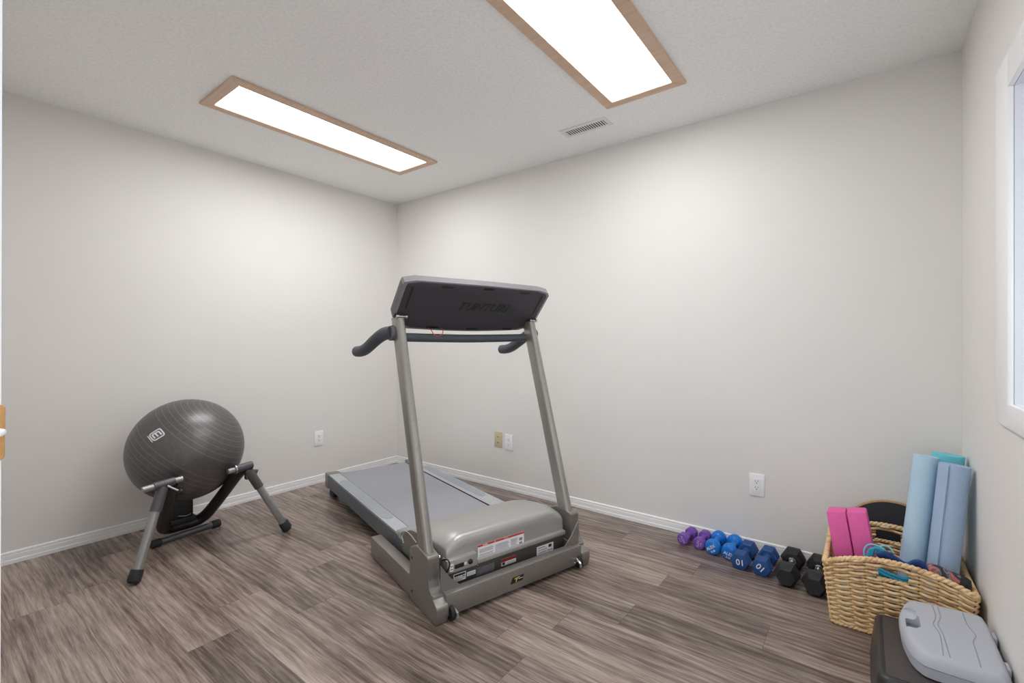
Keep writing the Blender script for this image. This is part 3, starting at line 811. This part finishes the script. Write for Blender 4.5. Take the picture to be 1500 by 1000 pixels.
lab(hd[0], '10', .040, R_(176), -.004, .000, M['print'])
t, hd, lab = dumbbell((3.072, -.288), (3.082, -.080), .0403, 'navy', 'navy hex dumbbell marked 10 beside the black dumbbells')
lab(hd[0], '10', .040, R_(-146), .002, -.002, M['print'])
dumbbell((3.180, -.335), (3.187, -.035), .0472, 'black', 'black rubber hex dumbbell with chrome handle, between navy dumbbell and last black one')
dumbbell((3.2915, -.350), (3.297, -.045), .0472, 'black', 'black rubber hex dumbbell with chrome handle, right against the wicker basket')

# ------------------------------------------------------------------ wicker basket
BK = thing('wicker_basket', (3.56, -.32, 0), 'natural woven wicker basket with handle holes holding mats and blocks in the corner', 'basket')
def lerp(a, b, t): return a+(b-a)*t
def rect(z):
    k = z/.24
    return lerp(3.366, 3.339, k), lerp(3.763, 3.782, k), lerp(-.518, -.530, k), lerp(-.118, -.098, k)
def zrim(side, t):
    if side in (0, 2): return .238+.060*max(0., math.sin(PI*min(max(t, 0), 1)))**.8
    return .238-.008*math.sin(PI*t)
SEG = [(0, 36), (1, 34), (2, 36), (3, 34)]
def perim(n_per=9):
    """(side, t) samples round the basket; corners slightly rounded"""
    out = []
    for sd in range(4):
        L = .42 if sd in (0, 2) else .40
        N = int(L/.0055)
        for k in range(N): out.append((sd, (k+.5)/N, L))
    return out
PER = perim()
def bpt(sd, t, z, off=0.):
    x0, x1, y0, y1 = rect(z); cr = .018
    # position with rounded corners
    if sd == 0: p = Vector((lerp(x0, x1, t), y0, z)); nrm = Vector((0, -1, 0)); L = x1-x0
    elif sd == 1: p = Vector((x1, lerp(y0, y1, t), z)); nrm = Vector((1, 0, 0)); L = y1-y0
    elif sd == 2: p = Vector((lerp(x1, x0, t), y1, z)); nrm = Vector((0, 1, 0)); L = x1-x0
    else: p = Vector((x0, lerp(y1, y0, t), z)); nrm = Vector((-1, 0, 0)); L = y1-y0
    dd = min(t, 1-t)*L
    if dd < cr: p -= nrm*(cr-math.sqrt(max(0, cr*cr-(cr-dd)**2)))*.55
    return p+nrm*off
HX0, HX1, HZ0, HZ1 = 3.511, 3.594, .232, .272
def in_hole(p, sd): return sd in (0, 2) and HX0 < p.x < HX1 and HZ0 < p.z < HZ1
m = MB()
NROW = 25; SP = .052
cum = []; s_ = 0.
for sd, t, L in PER: cum.append(s_); s_ += .0055
TOT = s_; NST = round(TOT/SP/2)*2+1; SPR = TOT/NST
for row in range(NROW):
    hk = .010+row*(.226/(NROW-1))
    run = []; runs = []
    for (sd, t, L), sc in zip(PER, cum):
        zr = zrim(sd, t); z = hk+(zr-.238)*(hk/.238)**2
        # gentle sag of each strand between stakes
        ph = PI*(sc/SPR)+PI*row
        p = bpt(sd, t, z-.0010*math.cos(2*ph), .0058*math.cos(ph))
        p.z += random.uniform(-.0006, .0006)
        if in_hole(p, sd):
            if len(run) > 2: runs.append(run)
            run = []
        else: run.append(p)
    if len(runs) == 0: m.tube(run, .0061, 6, closed=True, up=(0, 0, 1))
    else:
        if len(run) > 2: runs[0] = run+runs[0]
        for r in runs: m.tube(r, .0061, 6, up=(0, 0, 1))
m.build('woven_wall', M['wicker'], BK, world=BK, sharp=80)
m = MB()
for k in range(NST):
    sc = (k+.5)*SPR; i = min(range(len(PER)), key=lambda q: abs(cum[q]-sc)); sd, t, L = PER[i]; zr = zrim(sd, t)
    top = bpt(sd, t, zr); 
    if sd in (0, 2) and HX0 < top.x < HX1:
        m.tube([bpt(sd, t, .004), bpt(sd, t, HZ0-.004)], .004, 6); continue
    m.tube([bpt(sd, t, .004), bpt(sd, t, zr*.5), top], .004, 6)
m.build('stakes', M['stake'], BK, world=BK)
def rope(base, r, rr, pitch, name, parent, closed=True):
    m = MB()
    s_ = 0.; acc = [0.]
    for a, b in zip(base, base[1:]): s_ += (b-a).length; acc.append(s_)
    turns = max(1, round(s_/pitch))
    for st in range(2):
        pts = []
        for i, p in enumerate(base):
            d = (base[(i+1) % len(base)]-base[i-1]) if closed else (base[min(i+1, len(base)-1)]-base[max(i-1, 0)])
            d.normalize(); a = d.cross(Vector((0, 0, 1))).normalized(); b = a.cross(d)
            an = 2*PI*turns*acc[i]/s_+PI*st
            pts.append(p+a*math.cos(an)*rr+b*math.sin(an)*rr)
        m.tube(pts, r, 6, closed=closed, up=(0, 0, 1))
    return m.build(name, M['wicker'], parent, world=BK, sharp=80)
rope([bpt(sd, t, zrim(sd, t)+.003) for sd, t, L in PER], .0068, .0048, .034, 'rim', BK)
rope([bpt(sd, t, .009, .003) for sd, t, L in PER], .0055, .0035, .03, 'bottom_edge', BK)
for sd in (0, 2):
    pts = []
    for k in range(24):
        x = lerp(HX0-.004, HX1+.004, k/23); x0, x1, y0, y1 = rect(HZ0); t = (x-x0)/(x1-x0); t = t if sd == 0 else 1-t
        pts.append(bpt(sd, t, HZ0-.002))
    rope(pts, .005, .0035, .03, 'handle_rim', BK, closed=False)
x0, x1, y0, y1 = rect(.01)
MB().box(x0+.008, x1-.008, y0+.008, y1-.008, .006, .014, .002).build('base_panel', M['wicker'], BK, world=BK)

# rolled mats : a spiral strip of foam round its own axis
def rolled_mat(bot, top, r, mat_, label, seam, thick=.0062, edge=None):
    bot = Vector(bot); top = Vector(top); ax = top-bot; L = ax.length
    m = MB(); rings = []; turns = (r-.006)/thick; N = int(turns*40)
    for i in range(N+1):
        th = seam-2*PI*turns*(1-i/N); ro = .006+(r-.006)*i/N; ri = max(ro-thick*.93, .001)
        if i > N-2: ri = ro-thick*.93
        c, s_ = math.cos(th), math.sin(th)
        rings.append([Vector((ri*c, ri*s_, 0)), Vector((ro*c, ro*s_, 0)), Vector((ro*c, ro*s_, L)), Vector((ri*c, ri*s_, L))])
    m.loft(rings)
    o = m.build('rolled_exercise_mat', mat_, sharp=50)
    q = Vector((0, 0, 1)).rotation_difference(ax.normalized())
    o.matrix_basis = Matrix.Translation(bot) @ q.to_matrix().to_4x4()
    return tag(o, label, 'exercise mat', 'rolled exercise mats in the basket')
rolled_mat((3.598, -.312, .016), (3.671, -.240, .664), .0440, M['mat_pale'], 'pale blue rolled exercise mat next to the pink blocks', R_(100))
rolled_mat((3.692, -.352, .016), (3.751, -.305, .652), .0505, M['mat_grey'], 'grey blue rolled exercise mat with an overlapping flap, nearest the right wall', R_(-118), .0075)
rolled_mat((3.702, -.195, .016), (3.744, -.160, .664), .0540, M['mat_teal'], 'teal rolled mat mostly hidden behind the two pale blue mats', R_(60))

# pink foam blocks
for x, y, z, label in ((3.3735, -.402, .178, 'pink foam yoga block leaning on the left rim of the basket'), (3.4435, -.402, .192, 'pink foam yoga block between the other pink block and the pale blue mat')):
    m = MB(); m.box(0, .0685, 0, .12, 0, .228, .008, 2)
    o = m.build('yoga_block', M['pink'], sharp=30)
    o.matrix_basis = Matrix.Translation((x, y, z)) @ Matrix.Rotation(R_(-9.2), 4, 'Y') @ Matrix.Rotation(R_(-6), 4, 'X')
    tag(o, label, 'yoga block', 'pink yoga blocks in the basket')
# what they rest on: a folded pale blue cloth
m = MB()
for k in range(6):
    z = .016+k*.027
    m.box(3.392+.002*(k % 2), 3.500, -.412, -.262, z, z+.0262, .010, 3)
tag(m.build('folded_towel', M['paleblue']), 'pale blue folded towel in the basket under the pink blocks', 'towel')

# teal band and navy strap heaped at the front of the basket
def coil(m, cx, cy, a, b, z, r, flat, n=28, tilt=0.):
    pts = [Vector((cx+a*math.cos(2*PI*k/n), cy+b*math.sin(2*PI*k/n), z+tilt*math.cos(2*PI*k/n))) for k in range(n)]
    m.tube(pts, r, 8, closed=True, flat=flat, up=(0, 0, 1))
m = MB()
for k in range(8): coil(m, 3.548, -.462, .062-.002*(k % 2), .032, .026+k*.0235, .012, 1.0)
for k in range(6):
    y = -.505+.010*(k % 2); z = .200+.0085*k
    m.tube(smooth([(3.500, y+.012, z+.010), (3.525, y, z+.006), (3.555, y, z-.001), (3.585, y, z-.007), (3.606, y+.01, z-.006)]), .0058, 8, endround=True)
for k in range(3): m.tube(smooth([(3.478+.006*k, -.46, .275), (3.487+.006*k, -.456, .305+.004*k), (3.512, -.456, .317-.003*k), (3.540, -.458, .306), (3.556, -.458, .286)]), .0052, 8, endround=True)
m.tube(smooth([(3.57, -.446, .272), (3.605, -.446, .279), (3.628, -.448, .293), (3.640, -.450, .280), (3.646, -.450, .255)]), .010, 8, endround=True)
o = m.build('resistance_band', M['teal']); tag(o, 'teal resistance band heaped behind the handle hole of the basket', 'resistance band')
m = MB()
m.tube(smooth([(3.470, -.452, .262), (3.468, -.446, .295), (3.482, -.440, .318), (3.505, -.440, .322), (3.530, -.446, .314), (3.548, -.45, .296)]), .0036, 8, endround=True)
m.tube(smooth([(3.50, -.447, .288), (3.52, -.440, .322), (3.545, -.440, .325), (3.56, -.447, .308)]), .0036, 8, endround=True)
c_ = m.build('cord', M['aqua'], o, label='pale aqua cord')
m = MB()
m.tube(smooth([(3.512, -.484, .300), (3.535, -.484, .310), (3.560, -.484, .298), (3.585, -.484, .285), (3.606, -.484, .286), (3.622, -.484, .302), (3.636, -.486, .303), (3.646, -.488, .280), (3.65, -.488, .258)]), .0085, 8, flat=1.6, endround=True)
m.tube(smooth([(3.512, -.486, .278), (3.540, -.490, .279), (3.575, -.490, .273), (3.603, -.488, .270)]), .0095, 8, flat=1.5, endround=True)
o = m.build('exercise_strap', M['navystrap']); tag(o, 'navy blue strap lying on the teal band in the basket', 'strap')
# patterned roll
m = MB(); a = Vector((3.663, -.462, .279)); b = Vector((3.752, -.462, .254)); d = (b-a)
m.tube([a, a+d*.5, b], .0285, 20, endround=True); o = m.build('massage_roll', M['floral'])
tag(o, 'short black and coral patterned roll on the right end of the basket', 'massage roll')
m = MB(); m.lathe([(.0288, -.018), (.0292, 0), (.025, .012), (.012, .018), (.003, .0195)], b+d.normalized()*.004, d, 20); m.build('end_cap', M['rubber'], o)
# balance board
m = MB(); m.lathe([(.196, 0), (.1975, .002), (.1975, .013), (.196, .015)], (0, 0, 0), (0, 0, 1), 64)
o = m.build('balance_board', M['ply']); o.matrix_basis = Matrix.Translation((3.572, -.0245, .1990)) @ Matrix.Rotation(R_(90-3.5), 4, 'X')
tag(o, 'round black topped wooden board standing against the wall behind the basket', 'balance board')
m = MB(); m.lathe([(.190, .0148), (.1905, .0165), (.189, .0172)], (0, 0, 0), (0, 0, 1), 64); m.build('grip_top', M['board'], o, label='black grip surface')

# ------------------------------------------------------------------ step platform and carrying case
SX0, SX1, SY0, SY1, SZ = 3.498, 3.792, -1.045, -.640, .150
ST = thing('step_platform', ((SX0+SX1)/2, (SY0+SY1)/2, 0), 'low black aerobic step under the grey case beside the right wall', 'step')
m = MB()
def srect(i, z, r=.03):
    x0, x1, y0, y1 = SX0-i, min(SX1+i, 3.793), SY0-i, SY1+min(i, .012)
    out = []
    for cx_, cy_, a0 in ((x1-r, y1-r, 0), (x0+r, y1-r, 90), (x0+r, y0+r, 180), (x1-r, y0+r, 270)):
        for k in range(6): a = R_(a0+90*k/5); out.append(Vector((cx_+r*math.cos(a), cy_+r*math.sin(a), z)))
    return out
m.loft([srect(.014, .006), srect(.008, .07), srect(.001, .132), srect(0, .142), srect(-.004, .149), srect(-.010, .1515), srect(-.014, .1505), srect(-.018, .149)])
m.build('deck', M['step'], ST, world=ST, sharp=50)
m = MB(); m.box(SX0+.021, SX1-.019, SY0+.021, SY1-.019, .146, .1502, .001); m.build('ribbed_mat', M['steptop'], ST, world=ST)
for x in (SX0+.03, SX1-.03):
    for y in (SY0+.03, SY1-.03):
        m = MB(); m.lathe([(.014, 0), (.016, .002), (.016, .008)], (x, y, 0), (0, 0, 1), 14); m.build('foot', M['rubber'], ST, world=ST)

CZ = .1522
CS = thing('carrying_case', (3.68, -.80, CZ), 'light grey moulded plastic carrying case lying on the black step', 'carrying case')
def case_outline(ins):
    base = [(3.612, -.612), (3.772, -.600), (3.790, -.625), (3.793, -.70), (3.793, -.93), (3.785, -.968), (3.765, -.984), (3.625, -.984), (3.598, -.972), (3.578, -.935), (3.564, -.86), (3.560, -.80), (3.562, -.72), (3.580, -.640)]
    c = Vector((3.68, -.80)); out = []
    n = len(base); pts = [Vector(p) for p in base]
    # refine with a closed spline and inset along the normals
    fine = []
    for i in range(n):
        a, b_, c2, d2 = pts[i-1], pts[i], pts[(i+1) % n], pts[(i+2) % n]
        for k in range(4):
            t = k/4
            q = .5*((2*b_)+(c2-a)*t+(2*a-5*b_+4*c2-d2)*t*t+(3*b_-a-3*c2+d2)*t**3)
            lq = b_.lerp(c2, t); fine.append(lq.lerp(q, .75))
    N = len(fine)
    for i in range(N):
        q = fine[i]-c; out.append(c+Vector((q.x*(.116-ins)/.116, q.y*(.19-ins)/.19)))
    return out
def cut(o, cutter):
    md = o.modifiers.new('cut', 'BOOLEAN'); md.operation = 'DIFFERENCE'; md.solver = 'EXACT'; md.object = cutter
    dg = bpy.context.evaluated_depsgraph_get(); dg.update()
    me = bpy.data.meshes.new_from_object(o.evaluated_get(dg)); o.modifiers.clear(); o.data = me
    me.set_sharp_from_angle(angle=R_(40))
def cring(ins, z): return [Vector((p.x, p.y, z)) for p in case_outline(ins)]
m = MB(); m.loft([cring(.010, CZ), cring(.004, CZ+.004), cring(.001, CZ+.028), cring(0, CZ+.034)]); m.build('bottom_shell', M['case'], CS, world=CS, sharp=50)
m = MB(); m.loft([cring(.004, CZ+.0335), cring(.004, CZ+.0365)]); m.build('parting_seam', M['casegroove'], CS, world=CS)
m = MB(); m.loft([cring(0, CZ+.036), cring(.001, CZ+.044), cring(.006, CZ+.058), cring(.011, CZ+.066), cring(.017, CZ+.0695), cring(.022, CZ+.0705)])
lid = m.build('lid', M['case'], CS, world=CS, sharp=50)
shell_b = [o for o in CS.children if o.name.startswith('bottom_shell')][0]; seam = [o for o in CS.children if o.name.startswith('parting_seam')][0]
for x0, x1, y0, y1, z0, z1, bv, who in ((3.577, 3.612, -.822, -.742, CZ-.02, CZ+.2, .008, (lid, shell_b, seam)), (3.53, 3.606, -.835, -.705, CZ+.052, CZ+.2, .012, (lid,))):
    m = MB(); m.box(x0, x1, y0, y1, z0, z1, bv, 3); cutter = m.build('cutter', M['case'], CS, world=CS)
    for o in who: cut(o, cutter)
    bpy.data.objects.remove(cutter)
m = MB(); zt = CZ+.0704
for pl in ([(3.655, -.634), (3.657, -.70), (3.652, -.74), (3.645, -.775), (3.655, -.833), (3.652, -.926), (3.650, -.958)], [(3.669, -.634), (3.669, -.70), (3.664, -.731), (3.657, -.769), (3.663, -.83), (3.665, -.958)],
           [(3.731, -.630), (3.732, -.708), (3.742, -.760), (3.742, -.779), (3.731, -.819), (3.730, -.862), (3.728, -.958)]):
    m.tube(smooth([(x, y, zt) for x, y in pl], 4), .0016, 6, flat=.55, up=(0, 0, 1))
m.build('lid_groove', M['casegroove'], lid, world=CS)
for y in (-.690, -.865):
    m = MB(); m.box(3.790, 3.8005, y-.022, y+.022, CZ+.022, CZ+.050, .003); m.build('latch', M['case'], CS, world=CS)
for o in (CS,): pass

# ------------------------------------------------------------------ light and camera
wd = bpy.data.worlds.new('daylight'); scene.world = wd; wd.use_nodes = True
bg = wd.node_tree.nodes['Background']; bg.inputs[0].default_value = (.86, .93, 1., 1.); bg.inputs[1].default_value = 1.2

FPX, ANG = 677.807, 0.649428656
cam = bpy.data.cameras.new('camera'); co = bpy.data.objects.new('camera', cam); COL.objects.link(co)
co.location = (3.46502, -2.78677, 1.14076); co.rotation_euler = (PI/2, 0, ANG)
cam.sensor_width = 36.; cam.lens = 36*FPX/1500; cam.shift_y = -(500-497.448)/1500; cam.clip_start = .02
scene.camera = co
vs = scene.view_settings; vs.view_transform = 'Standard'; vs.look = 'None'; vs.gamma = 1.; vs.use_curve_mapping = False; vs.exposure = .70
scene.cycles.use_denoising = True
